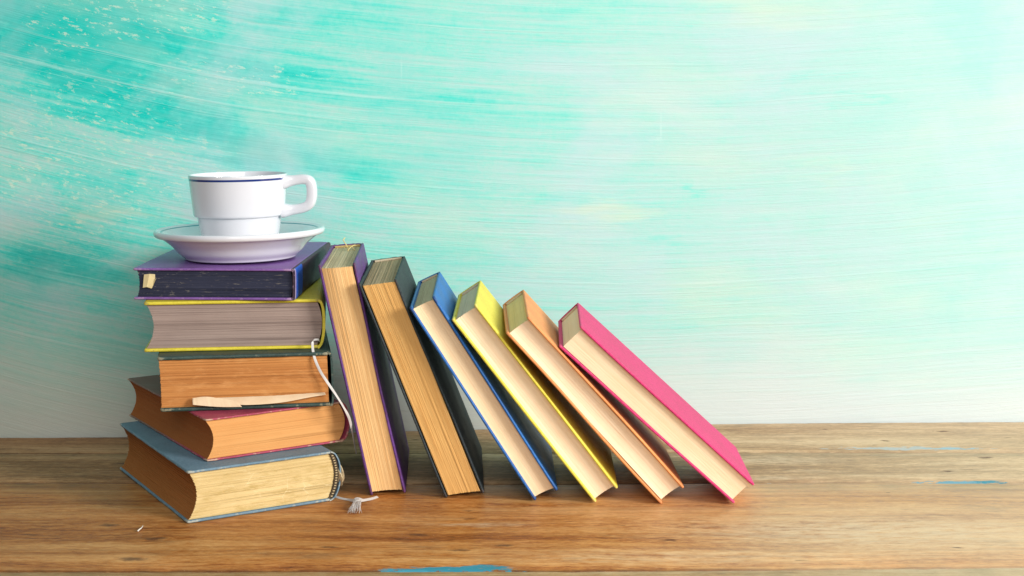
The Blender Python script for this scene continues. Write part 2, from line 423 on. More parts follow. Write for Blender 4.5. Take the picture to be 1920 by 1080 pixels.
# ---------------------------------------------------------------- book materials
def cloth(name, color, dark=None, wearc=(.62, .52, .36), rough=0.62, spec=0.4, wear_amt=0.5, weave=1.0, sheen=0.0, spots=None, fade=None):
    m = Mat(name, rough=rough, spec=spec)
    L = m.loc()
    dark = dark or tuple(c * 0.72 for c in color)
    n1 = m.noise(L, 28.0, 4, 0.6)
    c = m.mix(m.mr(n1, 0.3, 0.7), dark, color)
    wv = m.noise(m.vmul(L, (330, 1000, 330)), 1.0, 3, .65)
    wv2 = m.noise(m.vmul(L, (1000, 330, 1000)), 1.0, 3, .65)
    w = m.math('MULTIPLY', m.math('ADD', wv, wv2), 0.5)
    c = m.mix(m.mr(w, 0.44, 0.60, 0.0, 0.30 * weave), c, tuple(min(1, x * 1.25 + .05) for x in color))
    c = m.mix(m.mr(w, 0.46, 0.38, 0.0, 0.35 * weave), c, tuple(x * .6 for x in color))
    if fade:
        yy = m.math('ADD', m.sep(L)[1], m.math('MULTIPLY', m.math('SUBTRACT', n1, .5), .06))
        c = m.mix(m.mr(yy, fade[0], fade[1], 0, .9), c, fade[2])
    if spots:
        sp = m.noise(L, 110.0, 5, 0.7)
        c = m.mix(m.mr(sp, 0.60, 0.68, 0.0, 0.55), c, spots)
    wr = m.wear()
    wn = m.noise(L, 210.0, 4, 0.65)
    k = m.math('ADD', wr, m.math('MULTIPLY', m.math('SUBTRACT', wn, 0.5), 1.7))
    c = m.mix(m.mr(k, 1.05 - 0.5 * wear_amt, 1.25 - 0.4 * wear_amt, 0.0, 0.8), c, wearc)
    h = m.math('ADD', m.math('MULTIPLY', w, 1.0), m.math('MULTIPLY', wn, 0.4))
    if sheen:
        m.b.inputs['Sheen Weight'].default_value = sheen
        m.b.inputs['Sheen Roughness'].default_value = 0.4
        m.b.inputs['Sheen Tint'].default_value = (*[min(1, x + .3) for x in color], 1)
    return m.done(c, m.bump(h, 0.00018 * weave, 0.6), m.mr(n1, 0.3, 0.7, rough - .06, rough + .1))

def paper(name, c_light, c_dark, fore=None, fine=1.0, contrast=1.0, stain=None, scratches=None, blotch=None, web=True):
    """Cut page edges: thin lines that follow the leaves (loc.z = thickness). wear = 1 on the fore-edge side."""
    m = Mat(name, rough=0.82, spec=0.2)
    L = m.loc(); x, y, z = m.sep(L)
    ln = m.noise(m.vmul(L, (3, 3, 1100 * fine)), 1.0, 2, 0.6)
    ln2 = m.noise(m.vmul(L, (2, 2, 420 * fine)), 1.0, 3, 0.55)
    ln3 = m.noise(m.vmul(L, (6, 6, 2000)), 1.0, 1)
    cloud = m.noise(L, 32.0, 4, 0.6)
    f = m.math('ADD', m.math('MULTIPLY', ln, 0.5 * contrast), m.math('MULTIPLY', ln2, 0.5 * contrast))
    f = m.math('ADD', f, m.math('MULTIPLY', ln3, 0.15))
    f = m.math('ADD', f, m.math('MULTIPLY', cloud, 0.25))
    lo = 0.5 * contrast + 0.075 + 0.125
    c = m.mix(m.mr(f, lo - 0.22, lo + 0.20), c_dark, c_light)
    gap = m.mr(ln, 0.32, 0.42, 0.55 * contrast, 0.0)
    c = m.mix(gap, c, tuple(v * 0.45 for v in c_dark))
    if fore:
        fm = m.mix(m.mr(f, lo - 0.22, lo + 0.20), (fore[0] * .86, fore[1] * .76, fore[2] * .62), fore)
        c = m.mix(m.wear(), c, fm)
    head = m.math('SUBTRACT', 1.0, m.wear()) if fore else 1.0
    if blotch:
        b = m.noise(m.vmul(L, (40, 40, 130)), 1.0, 5, 0.7)
        c = m.mix(m.math('MULTIPLY', m.mr(b, 0.50, 0.66, 0.0, 0.75), head), c, blotch)
    if scratches:
        s1_ = m.noise(m.vmul(L, (70, 70, 900)), 1.0, 4, 0.7, 0.5)
        s2_ = m.noise(m.vadd(L, (3, 3, 3)), 26.0, 3)
        k = m.math('MULTIPLY', m.mr(s1_, 0.60, 0.68), m.mr(s2_, 0.42, 0.62))
        c = m.mix(m.math('MULTIPLY', m.math('MULTIPLY', k, 0.7), head), c, scratches)
        if not web:
            s3_ = m.noise(m.vmul(L, (150, 150, 500)), 1.0, 4, 0.75)
            k = m.math('MULTIPLY', m.mr(s3_, 0.60, 0.66), m.mr(x, 0.075, 0.0, 0.15, 1.0))
            c = m.mix(m.math('MULTIPLY', k, 0.8), c, scratches)
        v = m.n('ShaderNodeTexVoronoi', feature='DISTANCE_TO_EDGE')
        m.put(v.inputs['Vector'], m.vmul(L, (60, 60, 110))); v.inputs['Scale'].default_value = 1.0
        k = m.math('MULTIPLY', m.mr(v.outputs['Distance'], 0.035, 0.0), m.mr(s2_, 0.50, 0.66))
        c = m.mix(m.math('MULTIPLY', m.math('MULTIPLY', k, 0.40 if web else 0.0), head), c, scratches)
    h = m.math('ADD', m.math('MULTIPLY', ln, 0.7), m.math('MULTIPLY', ln2, 0.7))
    return m.done(c, m.bump(h, 0.0004, 0.55))

CREAM_L, CREAM_D = (.72, .53, .32), (.60, .40, .20)

# ---------------------------------------------------------------- book builder
def board(name, mapf, w0, w1, h0, h1, t0, t1, mat, parent, nw=26, nh=40, rc=0.0014, warp=None, fray=0.0, seed=0):
    """A cover board with rounded edges and corners."""
    g = Geo(); r = min((t1 - t0) / 2, 0.0012); tm = (t0 + t1) / 2
    def pt(u, v, inset, t):
        w = lerp(w0 + inset, w1 - inset, u); h = lerp(h0 + inset, h1 - inset, v)
        for cw, sw in ((w0 + inset, 1), (w1 - inset, -1)):
            for ch, sh in ((h0 + inset, 1), (h1 - inset, -1)):
                dw = (w - cw) * sw; dh = (h - ch) * sh
                if dw < rc and dh < rc:
                    a, b = rc - dw, rc - dh
                    m_ = max(a, b); l = math.hypot(a, b)
                    if l > 1e-9:
                        k = m_ / l
                        w = cw + sw * (rc - a * k); h = ch + sh * (rc - b * k)
        de = min(w - w0, w1 - w, h - h0, h1 - h)
        dc = min(math.hypot(w - a, h - b) for a in (w0, w1) for b in (h0, h1))
        wear = 0.62 * math.exp(-max(de, 0) / .0012) + 0.75 * math.exp(-dc / .0045)
        if fray and de < .002:
            n_ = fray * hash_noise((w + h) * 400, seed)
            h += n_; w += n_
        tt = t
        if warp: tt += warp(w, h)
        return g.add(mapf(w, h, tt), (w, h, t), wear)
    def pos(k, n):   # denser near the ends
        e = k / n
        return 0.5 - 0.5 * math.cos(math.pi * e) if 0 < k < n else e
    us = [pos(i, nw) for i in range(nw + 1)]; vs = [pos(i, nh) for i in range(nh + 1)]
    def cap(t):
        rows = [[pt(u, v, r, t) for u in us] for v in vs]
        g.grid(rows)
        per = rows[0][:] + [rw[-1] for rw in rows[1:]] + rows[-1][-2::-1] + [rw[0] for rw in rows[-2:0:-1]]
        return per
    uv = [(u, vs[0]) for u in us] + [(1.0, v) for v in vs[1:]] + [(u, 1.0) for u in us[-2::-1]] + [(0.0, v) for v in vs[-2:0:-1]]
    a = cap(t0); rings = [a]
    for ang in (-50, -15, 15, 50):
        inset = r * (1 - math.cos(R(ang)))
        tt = tm + (t1 - t0) / 2 * math.sin(R(ang)) / math.sin(R(62)) if abs(ang) == 50 else tm + (t1 - t0) / 2 * math.sin(R(ang))
        rings.append([pt(u, v, inset, tt) for u, v in uv])
    rings.append(cap(t1))
    g.grid(rings, close_u=True)
    return g.build(name, mat, parent, angle=70)

def page_block(mapf, w0, w1, h0, h1, t0, t1, mat, parent, cf=(0.0, 0.0), bulge=0.0, layers=90, rough=0.00022, seed=0, name='page_block', sag=0.0, round_p=2.0):
    g = Geo(); rnd = random.Random(seed)
    rows = []
    NH, NW = 26, 20
    for i in range(layers):
        ow = rnd.gauss(0, rough); oh0 = rnd.gauss(0, rough); oh1 = rnd.gauss(0, rough)
        if rnd.random() < .06: oh0 -= rnd.random() * rough * 2
        for e in (0.06, 0.94):
            k = (i + e) / layers; t = lerp(t0, t1, k); u = 2 * k - 1
            base = 1 - abs(u) ** round_p
            b = bulge * base
            r = []
            for j in range(NH + 1):          # fore-edge
                v = j / NH; c = lerp(cf[0], cf[1], v) * (1 - u * u)
                w = w0 + c + ow + rough * .6 * hash_noise(v * 9 + i * 1.7, seed)
                h = lerp(h0 + oh0, h1 + oh1, v)
                r.append((w, h, 1.0))
            for j in range(0, NW + 1):       # far end
                s = j / NW
                ws = lerp(w0 + lerp(cf[0], cf[1], 1) * (1 - u * u) + ow, w1 + b, s)
                r.append((ws, h1 + oh1 + rough * .5 * hash_noise(s * 7 + i * 2.3, seed + 1), 0.0))
            for j in range(1, 5):            # spine side
                r.append((w1 + b, lerp(h1 + oh1, h0 + oh0, j / 4), 0.0))
            for j in range(0, NW + 1):       # near end
                s = 1 - j / NW
                ws = lerp(w0 + cf[0] * (1 - u * u) + ow, w1 + b, s)
                r.append((ws, h0 + oh0 + rough * .5 * hash_noise(s * 7 + i * 2.3, seed + 2), 0.0))
            rows.append([g.add(mapf(w, h, t), (w, h, t), we) for w, h, we in r])
    g.grid(rows, close_u=True)
    for rw in (rows[0], rows[-1]): g.f.append(tuple(rw))
    return g.build(name, mat, parent, angle=25)

def spine_sheet(mapf, w, h0, h1, T, bulge, th, mat, parent, p=2.0, name='spine', nh=40, fray=0.0, seed=0):
    g = Geo(); N = 22
    prof = []
    for i in range(N + 1):
        a = math.pi * i / N
        # superellipse half arc, t from 0 to T
        c, s = -math.cos(a), math.sin(a)
        u = math.copysign(abs(c) ** (2 / p), c); b = abs(s) ** (2 / p)
        prof.append((u, b))
    rows = []
    for j in range(nh + 1):
        v = j / nh
        h = lerp(h0, h1, v)
        de = min(h - h0, h1 - h)
        r = []
        for side in (0, 1):
            rng = prof if side == 0 else prof[::-1]
            for u, b in rng:
                if side == 0: t = T / 2 + u * T / 2; ww = w + b * bulge
                else: t = T / 2 + u * (T / 2 - th); ww = w + b * max(bulge - th, 0.0003)
                hh = h
                if fray and de < .0005: hh += fray * hash_noise(t * 700 + side, seed)
                wear = 0.62 * math.exp(-de / .0015) + (0.35 if abs(u) > .93 else 0)
                r.append(g.add(mapf(ww, hh, t), (ww, h, t), wear))
        rows.append(r)
    g.grid(rows, close_u=True)
    for rw in (rows[0], rows[-1]):
        n = N + 1
        for i in range(N): g.f.append((rw[i], rw[i + 1], rw[2 * n - 2 - i], rw[2 * n - 1 - i]))
    return g.build(name, mat, parent, angle=60)

def tube(name, pts, rad, mat, parent=None, n=8, flat=1.0):
    g = Geo(); pts = [Vector(p) for p in pts]; rows = []
    for i, p in enumerate(pts):
        d = (pts[min(i + 1, len(pts) - 1)] - pts[max(i - 1, 0)]).normalized()
        a = d.cross(Vector((0, 0, 1)));
        if a.length < .1: a = d.cross(Vector((0, 1, 0)))
        a.normalize(); b = d.cross(a)
        rr = rad(i / (len(pts) - 1)) if callable(rad) else rad
        rows.append([g.add(p + a * math.cos(k * 2 * math.pi / n) * rr + b * math.sin(k * 2 * math.pi / n) * rr * flat) for k in range(n)])
    g.grid(rows, close_u=True)
    g.f.append(tuple(rows[0])); g.f.append(tuple(rows[-1]))
    return g.build(name, mat, parent)

def curve_pts(ctrl, n=40):
    """Catmull-Rom through the control points."""
    P = [Vector(c) for c in ctrl]; P = [P[0] * 2 - P[1]] + P + [P[-1] * 2 - P[-2]]
    out = []
    segs = len(P) - 3
    for k in range(n + 1):
        s = k / n * segs; i = min(int(s), segs - 1); t = s - i
        a, b, c, d = P[i:i + 4]
        out.append(0.5 * ((2 * b) + (c - a) * t + (2 * a - 5 * b + 4 * c - d) * t * t + (3 * b - a - 3 * c + d) * t ** 3))
    return out

def ribbon(name, ctrl, width, wdirs, mat, parent=None, n=60, th=0.00025):
    """A flat ribbon; wdirs are the width directions at each control point."""
    pts = curve_pts(ctrl, n); ws = curve_pts(wdirs, n)
    g = Geo(); rows = []
    for i, (p, w) in enumerate(zip(pts, ws)):
        d = (pts[min(i + 1, n)] - pts[max(i - 1, 0)]).normalized()
        w = (w - d * w.dot(d)).normalized(); nn = d.cross(w)
        r = []
        for a in (-1, -.5, 0, .5, 1): r.append(g.add(p + w * a * width / 2 + nn * (th / 2 + .0001 * (1 - a * a)), (a * width, i * .002, 0)))
        for a in (1, .5, 0, -.5, -1): r.append(g.add(p + w * a * width / 2 - nn * (th / 2 - .0001 * (1 - a * a)), (a * width, i * .002, 0)))
        rows.append(r)
    g.grid(rows, close_u=True)
    g.f.append(tuple(rows[0])); g.f.append(tuple(rows[-1]))
    return g.build(name, mat, parent)

def lean_map(sh): return lambda w, h, t: (t, w, h + sh * t)
def flat_map(sh): return lambda w, h, t: (w + sh * t, h, t)

def bow(W, seed, amp=.0010):
    return lambda w, h: amp * (1 - w / W) * hash_noise(h * 9 + seed * 3.3, seed)

def make_book(name, label, loc, rot, mapf, W, Hh, T, tc, m_cover, m_page, ov=0.003, bulge=0.004, sp=2.5, cf=(.002, .002), group=None,
              left_cover=None, fore_ov=None, page_bulge=None, layers=80, rough=.00006, seed=0, m_spine=None, warp0=None, warp1=None, fray=0.0, spine_th=.0018, hb=None, hinge=.0015):
    e = empty(name, loc, rot)
    tag(e, label, 'book', group)
    fo = ov if fore_ov is None else fore_ov
    board('cover', mapf, 0, W - hinge, 0, Hh, 0, tc, m_cover, e, warp=warp0, fray=fray, seed=seed)
    board('cover', mapf, 0, W - hinge, 0, Hh, T - tc, T, m_cover, e, warp=warp1, fray=fray, seed=seed + 5)
    spine_sheet(mapf, W - hinge - .0004, 0.0003, Hh - .0003, T - .0002, bulge, spine_th, m_spine or m_cover, e, p=sp, fray=fray, seed=seed)
    pb = max(bulge - spine_th - .0016, 0.0) if page_bulge is None else page_bulge
    page_block(mapf, fo, W - hinge - .0012, ov, Hh - ov, tc + .00005, T - tc - .00005, m_page, e, cf=cf, bulge=pb, layers=layers, rough=rough, seed=seed)
    if hb:
        b0 = W - hinge - .0018 + pb * .5
        for hh in (ov - .0008, Hh - ov + .0008):
            pts = [mapf(W - hinge - .0022 + pb * (1 - (2 * k / 10 - 1) ** 2) + .0006, hh, lerp(tc + .0012, T - tc - .0012, k / 10)) for k in range(11)]
            tube('headband', pts, .0011, hb, e)
    return e

# ---------------------------------------------------------------- the leaning row
LEAN = {  # x, y, T, H, D, lean, yaw, shear
 'A': (-.1166, 1.1969, .0289, .1949, .1390, 11.5709, 2.4201, -.1381),
 'B': (-.0536, 1.1896, .0297, .1898, .1480, 21.1221, 1.6327, -.2478),
 'C': (.0173, 1.1797, .0219, .1875, .1470, 31.9571, .7817, -.1175),
 'D': (.0663, 1.1744, .0241, .1888, .1338, 37.5635, -.5099, -.0649),
 'E': (.1203, 1.1725, .0233, .1884, .1449, 42.001, 1.1608, -.0984),
 'F': (.1773, 1.1702, .0244, .1904, .1200, 47.3857, -1.2718, -.0570)}
HB_Y = Mat('headband_cloth', .8); HB_Y = HB_Y.done(HB_Y.mix(HB_Y.noise(HB_Y.vmul(HB_Y.loc(), (900, 900, 900)), 1), (.35, .22, .06), (.62, .48, .2)))
HB_W = Mat('headband_pale', .8); HB_W = HB_W.done(HB_W.mix(HB_W.noise(HB_W.vmul(HB_W.loc(), (900, 900, 900)), 1), (.4, .33, .22), (.66, .58, .42)))
C_A = cloth('purple_cloth', (.13, .04, .24), (.06, .016, .085), wearc=(.10, .030, .075), rough=.5, spec=.35, wear_amt=.9)
C_B = cloth('charcoal_cloth', (.030, .040, .046), (.012, .020, .021), wearc=(.06, .05, .05), rough=.6, spec=.25, wear_amt=.55)
C_C = cloth('blue_cloth', (.012, .15, .48), (.006, .08, .30), wearc=(.012, .045, .17), rough=.45, wear_amt=.8)
C_D = cloth('lemon_cloth', (.74, .66, .085), (.64, .53, .03), wearc=(.72, .62, .18), rough=.55, wear_amt=.6)
C_E = cloth('orange_cloth', (.78, .33, .11), (.64, .22, .06), wearc=(.62, .24, .09), rough=.6, wear_amt=.7)
C_F = cloth('pink_cloth', (.60, .032, .165), (.48, .018, .11), wearc=(.66, .09, .2), rough=.7, wear_amt=.3, weave=1.6, sheen=.2)
GH = (.40, .38, .26); GHd = (.22, .20, .12)
P_A = paper('old_tan_paper', (.76, .64, .43), (.42, .34, .20), fore=(.86, .59, .29), fine=.55, contrast=.9)
P_B = paper('honey_paper', (.54, .41, .25), (.31, .22, .12), fore=(.74, .46, .17), fine=.6, contrast=.8)
P_C = paper('cream_paper', (.62, .53, .36), (.47, .39, .25), fore=(.90, .73, .51), fine=.55, contrast=.55)
P_D = paper('pale_paper', (.78, .66, .46), (.62, .51, .33), fore=(.93, .78, .59), fine=.55, contrast=.55)
P_E = paper('ivory_paper', (.86, .69, .37), (.70, .54, .26), fore=(.93, .78, .59), fine=.55, contrast=.55)
P_F = paper('light_ivory_paper', (.95, .82, .58), (.86, .72, .47), fore=(.93, .78, .56), fine=.55, contrast=.45)
def lean_book(key, name, label, mc, mp, **kw):
    x, y, T, Hh, D, th, ya, sh = LEAN[key]
    return make_book(name, label, (x, y, .0002), (0, -R(th), R(ya)), lean_map(sh), D, Hh, T, kw.pop('tc', .0023), mc, mp, warp0=bow(D, ord(key)), warp1=bow(D, ord(key) + 9), group='hardback books leaning in a row against the stack', **kw)
bA = lean_book('A', 'book', 'worn purple hardback nearest the stack in the leaning row, thread at its top', C_A, P_A, tc=.0021, ov=.0028, fore_ov=.0012, cf=(.0022, -.0028), bulge=.004, layers=64, rough=.00014, seed=1, fray=.0003, hb=HB_Y)
bB = lean_book('B', 'book', 'charcoal black hardback with honey coloured pages, between the purple and blue leaning books', C_B, P_B, tc=.0019, ov=.0022, fore_ov=.0012, cf=(.0008, .0004), bulge=.0045, layers=60, rough=.00013, seed=2, fray=.0003, hb=HB_W, sp=3)
bC = lean_book('C', 'book', 'blue hardback leaning between the charcoal and the yellow leaning books', C_C, P_C, ov=.0026, cf=(.0022, .0030), bulge=.0045, seed=3, hb=HB_W, tc=.0022)
bD = lean_book('D', 'book', 'bright yellow hardback with cream pages, leaning between the blue and orange books', C_D, P_D, ov=.0026, cf=(.0022, .0030), bulge=.0042, seed=4, hb=HB_W, tc=.0022)
bE = lean_book('E', 'book', 'orange hardback leaning between the yellow and the pink book', C_E, P_E, ov=.0026, cf=(.0022, .0030), bulge=.0042, seed=5, hb=HB_W, tc=.0021)
bF = lean_book('F', 'book', 'pink hardback at the right end of the leaning row, its top cover in full light', C_F, P_F, ov=.0028, cf=(.0008, .0006), bulge=.0036, seed=6, hb=HB_W, tc=.0021, rough=.00004)
# loose thread at the head of the purple book
m_ = Mat('yellow_thread', .8); M_THREAD = m_.done((.72, .58, .25))
hA = LEAN['A'][3]; mp = lean_map(LEAN['A'][7])
tube('thread', curve_pts([mp(.118, hA - .006, .016), mp(.116, hA + .001, .0155), mp(.119, hA + .0055, .0135), mp(.122, hA + .0075, .0150)], 16), .00045, M_THREAD, bA, 6)
tube('thread', curve_pts([mp(.105, hA - .0025, .0165), mp(.112, hA - .0005, .0185), mp(.120, hA + .0005, .022), mp(.126, hA - .001, .0225)], 16), .0004, M_THREAD, bA, 6)
tube('thread', curve_pts([mp(.108, hA - .0026, .0225), mp(.114, hA - .0002, .0195), mp(.119, hA - .001, .0145)], 14), .00035, M_THREAD, bA, 6)

# ---------------------------------------------------------------- the stack
C_1 = cloth('grey_blue_cloth', (.15, .25, .33), (.10, .18, .24), wearc=(.44, .45, .38), rough=.6, wear_amt=.75)
C_2 = cloth('faded_red_cloth', (.42, .06, .11), (.26, .035, .07), fade=(.05, .12, (.20, .13, .10)), wearc=(.58, .42, .28), rough=.55, wear_amt=.8)
C_3 = cloth('dark_green_cloth', (.035, .075, .065), (.018, .038, .034), wearc=(.32, .30, .20), rough=.5, wear_amt=.62)
C_4 = cloth('mustard_cloth', (.72, .62, .05), (.55, .45, .03), wearc=(.35, .28, .08), rough=.55, wear_amt=.25)
C_5 = cloth('violet_cloth', (.22, .10, .36), (.14, .06, .24), wearc=(.42, .26, .45), rough=.42, spec=.55, wear_amt=.7)
C_5S = cloth('dark_violet_spine', (.055, .03, .05), (.03, .018, .03), wearc=(.3, .2, .3), rough=.5, spec=.3, wear_amt=.5)
P_1 = paper('mottled_gold_paper', (.80, .65, .35), (.50, .35, .13), fore=(.40, .155, .04), fine=.5, contrast=.6, blotch=(.50, .36, .13), scratches=(.92, .84, .56))  # fore brown has the shade of the left-facing side painted in
P_2 = paper('amber_paper', (.72, .38, .14), (.58, .27, .085), fore=(.38, .13, .035), fine=.7, contrast=.9)  # darker fore-edge colour, shade of the left side included
P_3 = paper('russet_paper', (.60, .275, .085), (.43, .165, .045), fore=(.36, .14, .04), fine=.6, contrast=1.1, blotch=(.63, .31, .11))
P_4 = paper('grey_mauve_paper', (.40, .31, .27), (.27, .20, .175), fine=.75, contrast=1.2)
P_5 = paper('dyed_black_paper', (.045, .050, .088), (.018, .021, .040), fine=.8, contrast=.9, scratches=(.30, .27, .22), web=False)
STACK = [  # x, y, T, W, L, yaw, shear
 (-.2501, 1.1199, .0413, .1210, .1833, 30.5918, .039),
 (-.2393, 1.1476, .0341, .1186, .1869, 32.6999, -.0103),
 (-.2801, 1.1708, .0448, .1394, .2000, 9.2212, -.0214),
 (-.2960, 1.1890, .0408, .1416, .2000, 6.7627, .030),
 (-.3057, 1.2000, .0259, .1301, .1860, -2.1187, .0212)]
z = .0003; SZ = []
for s in STACK: SZ.append(z); z += s[2] + .0003
TOPZ = z
G5 = 'hardback books lying in the stack under the cup'
def flat_book(i, label, mc, mp, **kw):
    x, y, T, W, Lh, ya, sh = STACK[i]
    return make_book('book', label, (x, y, SZ[i]), (0, 0, R(ya)), flat_map(sh), W, Lh, T, kw.pop('tc', .0024), mc, mp, group=G5, **kw)
b1 = flat_book(0, 'thick grey blue hardback with mottled gold page edges, at the bottom of the stack', C_1, P_1, tc=.0022, ov=.0022, fore_ov=.0018, cf=(.0062, .0062), bulge=.0098, sp=2.0, page_bulge=.0048, layers=80, rough=.00022, seed=11, spine_th=.0011, fray=.0003)
b2 = flat_book(1, 'faded red hardback with amber page edges, second from the bottom of the stack', C_2, P_2, tc=.0016, ov=.0020, fore_ov=.0010, cf=(.0058, .0058), bulge=.0085, sp=2.0, page_bulge=.0055, layers=80, seed=12, spine_th=.0014, fray=.0004)
b3 = flat_book(2, 'dark green hardback with russet page edges, in the middle of the stack', C_3, P_3, tc=.0030, ov=.0022, fore_ov=.0010, cf=(.0004, .0004), bulge=.0035, sp=4.0, page_bulge=0.0, layers=85, rough=.00016, seed=13, spine_th=.0016, fray=.0005, hinge=.0045)
b4 = flat_book(3, 'mustard yellow hardback with grey page edges, second from the top of the stack', C_4, P_4, tc=.0027, ov=.0022, fore_ov=.0020, cf=(.0056, .0056), bulge=.0060, sp=2.2, page_bulge=.0040, layers=85, rough=.00014, seed=14, spine_th=.0024, hinge=.0025)
b5 = flat_book(4, 'violet hardback with black dyed page edges, on top of the stack under the saucer', C_5, P_5, tc=.0022, ov=.0022, fore_ov=.0030, cf=(.0016, .0016), bulge=.0030, sp=5.0, page_bulge=.0013, layers=55, rough=.00012, seed=15, spine_th=.0018, m_spine=C_5S)

# blue label wrapped on the spine of the violet book
def flat_patch(name, mapf, W, T, bulge, p, h0, h1, lift, mat, parent, u0=-1., u1=1.):
    g = Geo(); rows = []
    for j in range(13):
        h = lerp(h0, h1, j / 12); r = []
        for i in range(23):
            a = math.pi * i / 22; c, s = -math.cos(a), math.sin(a)
            u = math.copysign(abs(c) ** (2 / p), c); b = abs(s) ** (2 / p)
            u = max(u0, min(u1, u))
            r.append(g.add(mapf(W + b * bulge + lift, h, T / 2 + u * (T / 2 + lift * .5)), (0, h, u * .01)))
        rows.append(r)
    g.grid(rows)
    o = g.build(name, mat, parent)
    return o
x5, y5, T5, W5, L5, ya5, sh5 = STACK[4]
C_LAB = cloth('royal_blue_label', (.02, .10, .52), (.012, .07, .38), wearc=(.2, .3, .5), rough=.5, spec=.25, wear_amt=.3)
flat_patch('spine_label', flat_map(sh5), W5 - .0019, T5 - .0002, .0030, 5.0, .0045, .034, .00035, C_LAB, b5, u0=-.97, u1=.97)
# pale head band edge of the violet book: cloth turned in at the spine end
m_ = Mat('lilac_cloth_edge', .6); M_LIL = m_.done(m_.mix(m_.noise(m_.loc(), 300), (.22, .13, .42), (.55, .5, .68)))
flat_patch('turned_edge', flat_map(sh5), W5 - .0019, T5 - .0002, .0030, 5.0, .0004, .0045, .0003, M_LIL, b5, u0=-.97, u1=.97)
# torn paper flag stuck on the black page edge
m_ = Mat('torn_paper_flag', .85); M_FLAG = m_.done(m_.mix(m_.noise(m_.loc(), 120, 4), (.66, .52, .24), (.80, .70, .42)))
g = Geo(); outline = [(.0088, .0098), (.0098, .0205), (.0145, .0212), (.0187, .0208), (.0186, .0168), (.0196, .0172), (.0172, .0118), (.0158, .0092), (.0120, .0105)]
mf5 = flat_map(sh5)
fa = [g.add(mf5(w - .001, .0004 + .0006 * math.sin(i * 2.1), t)) for i, (w, t) in enumerate(outline)]
fb = [g.add(mf5(w - .001, .0010 + .0006 * math.sin(i * 2.1), t)) for i, (w, t) in enumerate(outline)]
g.f.append(tuple(fa)); g.f.append(tuple(fb)); g.grid([fa, fb], close_u=True)
g.build('paper_flag', M_FLAG, b5, smooth=False)

# exposed binding of the grey blue book: dark lining with a row of stitches, and a lump of torn glue on its spine
x1, y1, T1, W1, L1, ya1, sh1 = STACK[0]; mf1 = flat_map(sh1)
m_ = Mat('dark_lining', .9); M_LIN = m_.done(m_.mix(m_.noise(m_.loc(), 400), (.02, .013, .006), (.10, .065, .03)))
m_ = Mat('pale_thread', .8); M_ST = m_.done((.52, .42, .24))
g = Geo(); rows = []
for h in (.0012, .14):
    r = []
    for i in range(25):
        u = -1 + 2 * i / 24; c = math.sqrt(max(0, 1 - u * u))
        r.append(g.add(mf1(W1 - .0032 + .0048 * (1 - u * u) + .0006, h, T1 / 2 + u * (T1 / 2 - .0026))))
    for i in range(24, -1, -1):
        u = -1 + 2 * i / 24; c = math.sqrt(max(0, 1 - u * u))
        r.append(g.add(mf1(W1 - .0020 + .0076 * c, h, T1 / 2 + u * (T1 / 2 - .0014))))
    rows.append(r)
g.grid(rows, close_u=True); 
for rw in rows:
    for i in range(24): g.f.append((rw[i], rw[i + 1], rw[48 - i], rw[49 - i]))
g.build('spine_lining', M_LIN, b1)
g = Geo()
for i in range(17):
    u = -.9 + 1.8 * i / 16; c = math.sqrt(1 - u * u)
    a = W1 - .0026 + .0048 * (1 - u * u) + .0008; b = a + .0016
    t = T1 / 2 + u * (T1 / 2 - .002)
    vs = [g.add(mf1(p, h, t + d)) for h in (.0004, .0013) for p, d in ((a, -.00035), (b, -.00035), (b, .00035), (a, .00035))]
    for q in ((0, 1, 2, 3), (4, 5, 6, 7), (0, 1, 5, 4), (1, 2, 6, 5), (2, 3, 7, 6), (3, 0, 4, 7)): g.f.append(tuple(vs[k] for k in q))
g.build('stitching', M_ST, b1, smooth=False)
def lump(name, parent, mat, center, rx, ry, rz, seed=0, n=16, warpk=.25):
    g = Geo(); rows = []
    for i in range(n + 1):
        a = math.pi * i / n; r = []
        for j in range(n * 2):
            b = 2 * math.pi * j / (n * 2)
            k = 1 + warpk * hash_noise(3 * math.sin(a) * math.cos(b) + 2 * math.cos(a) + 5, seed) * math.sin(a)
            r.append(g.add((center[0] + rx * k * math.sin(a) * math.cos(b), center[1] + ry * k * math.sin(a) * math.sin(b), center[2] + rz * math.cos(a) * k)))
        rows.append(r)
    g.grid(rows, close_u=True)
    return g.build(name, mat, parent)
m_ = Mat('beige_spine_cloth', .75); M_LUMP = m_.done(m_.mix(m_.noise(m_.loc(), 260, 4), (.42, .32, .17), (.66, .55, .36)))
lump('torn_spine_flap', b1, M_LUMP, mf1(W1 + .0085, .010, T1 * .47), .0038, .012, .0105, 3)

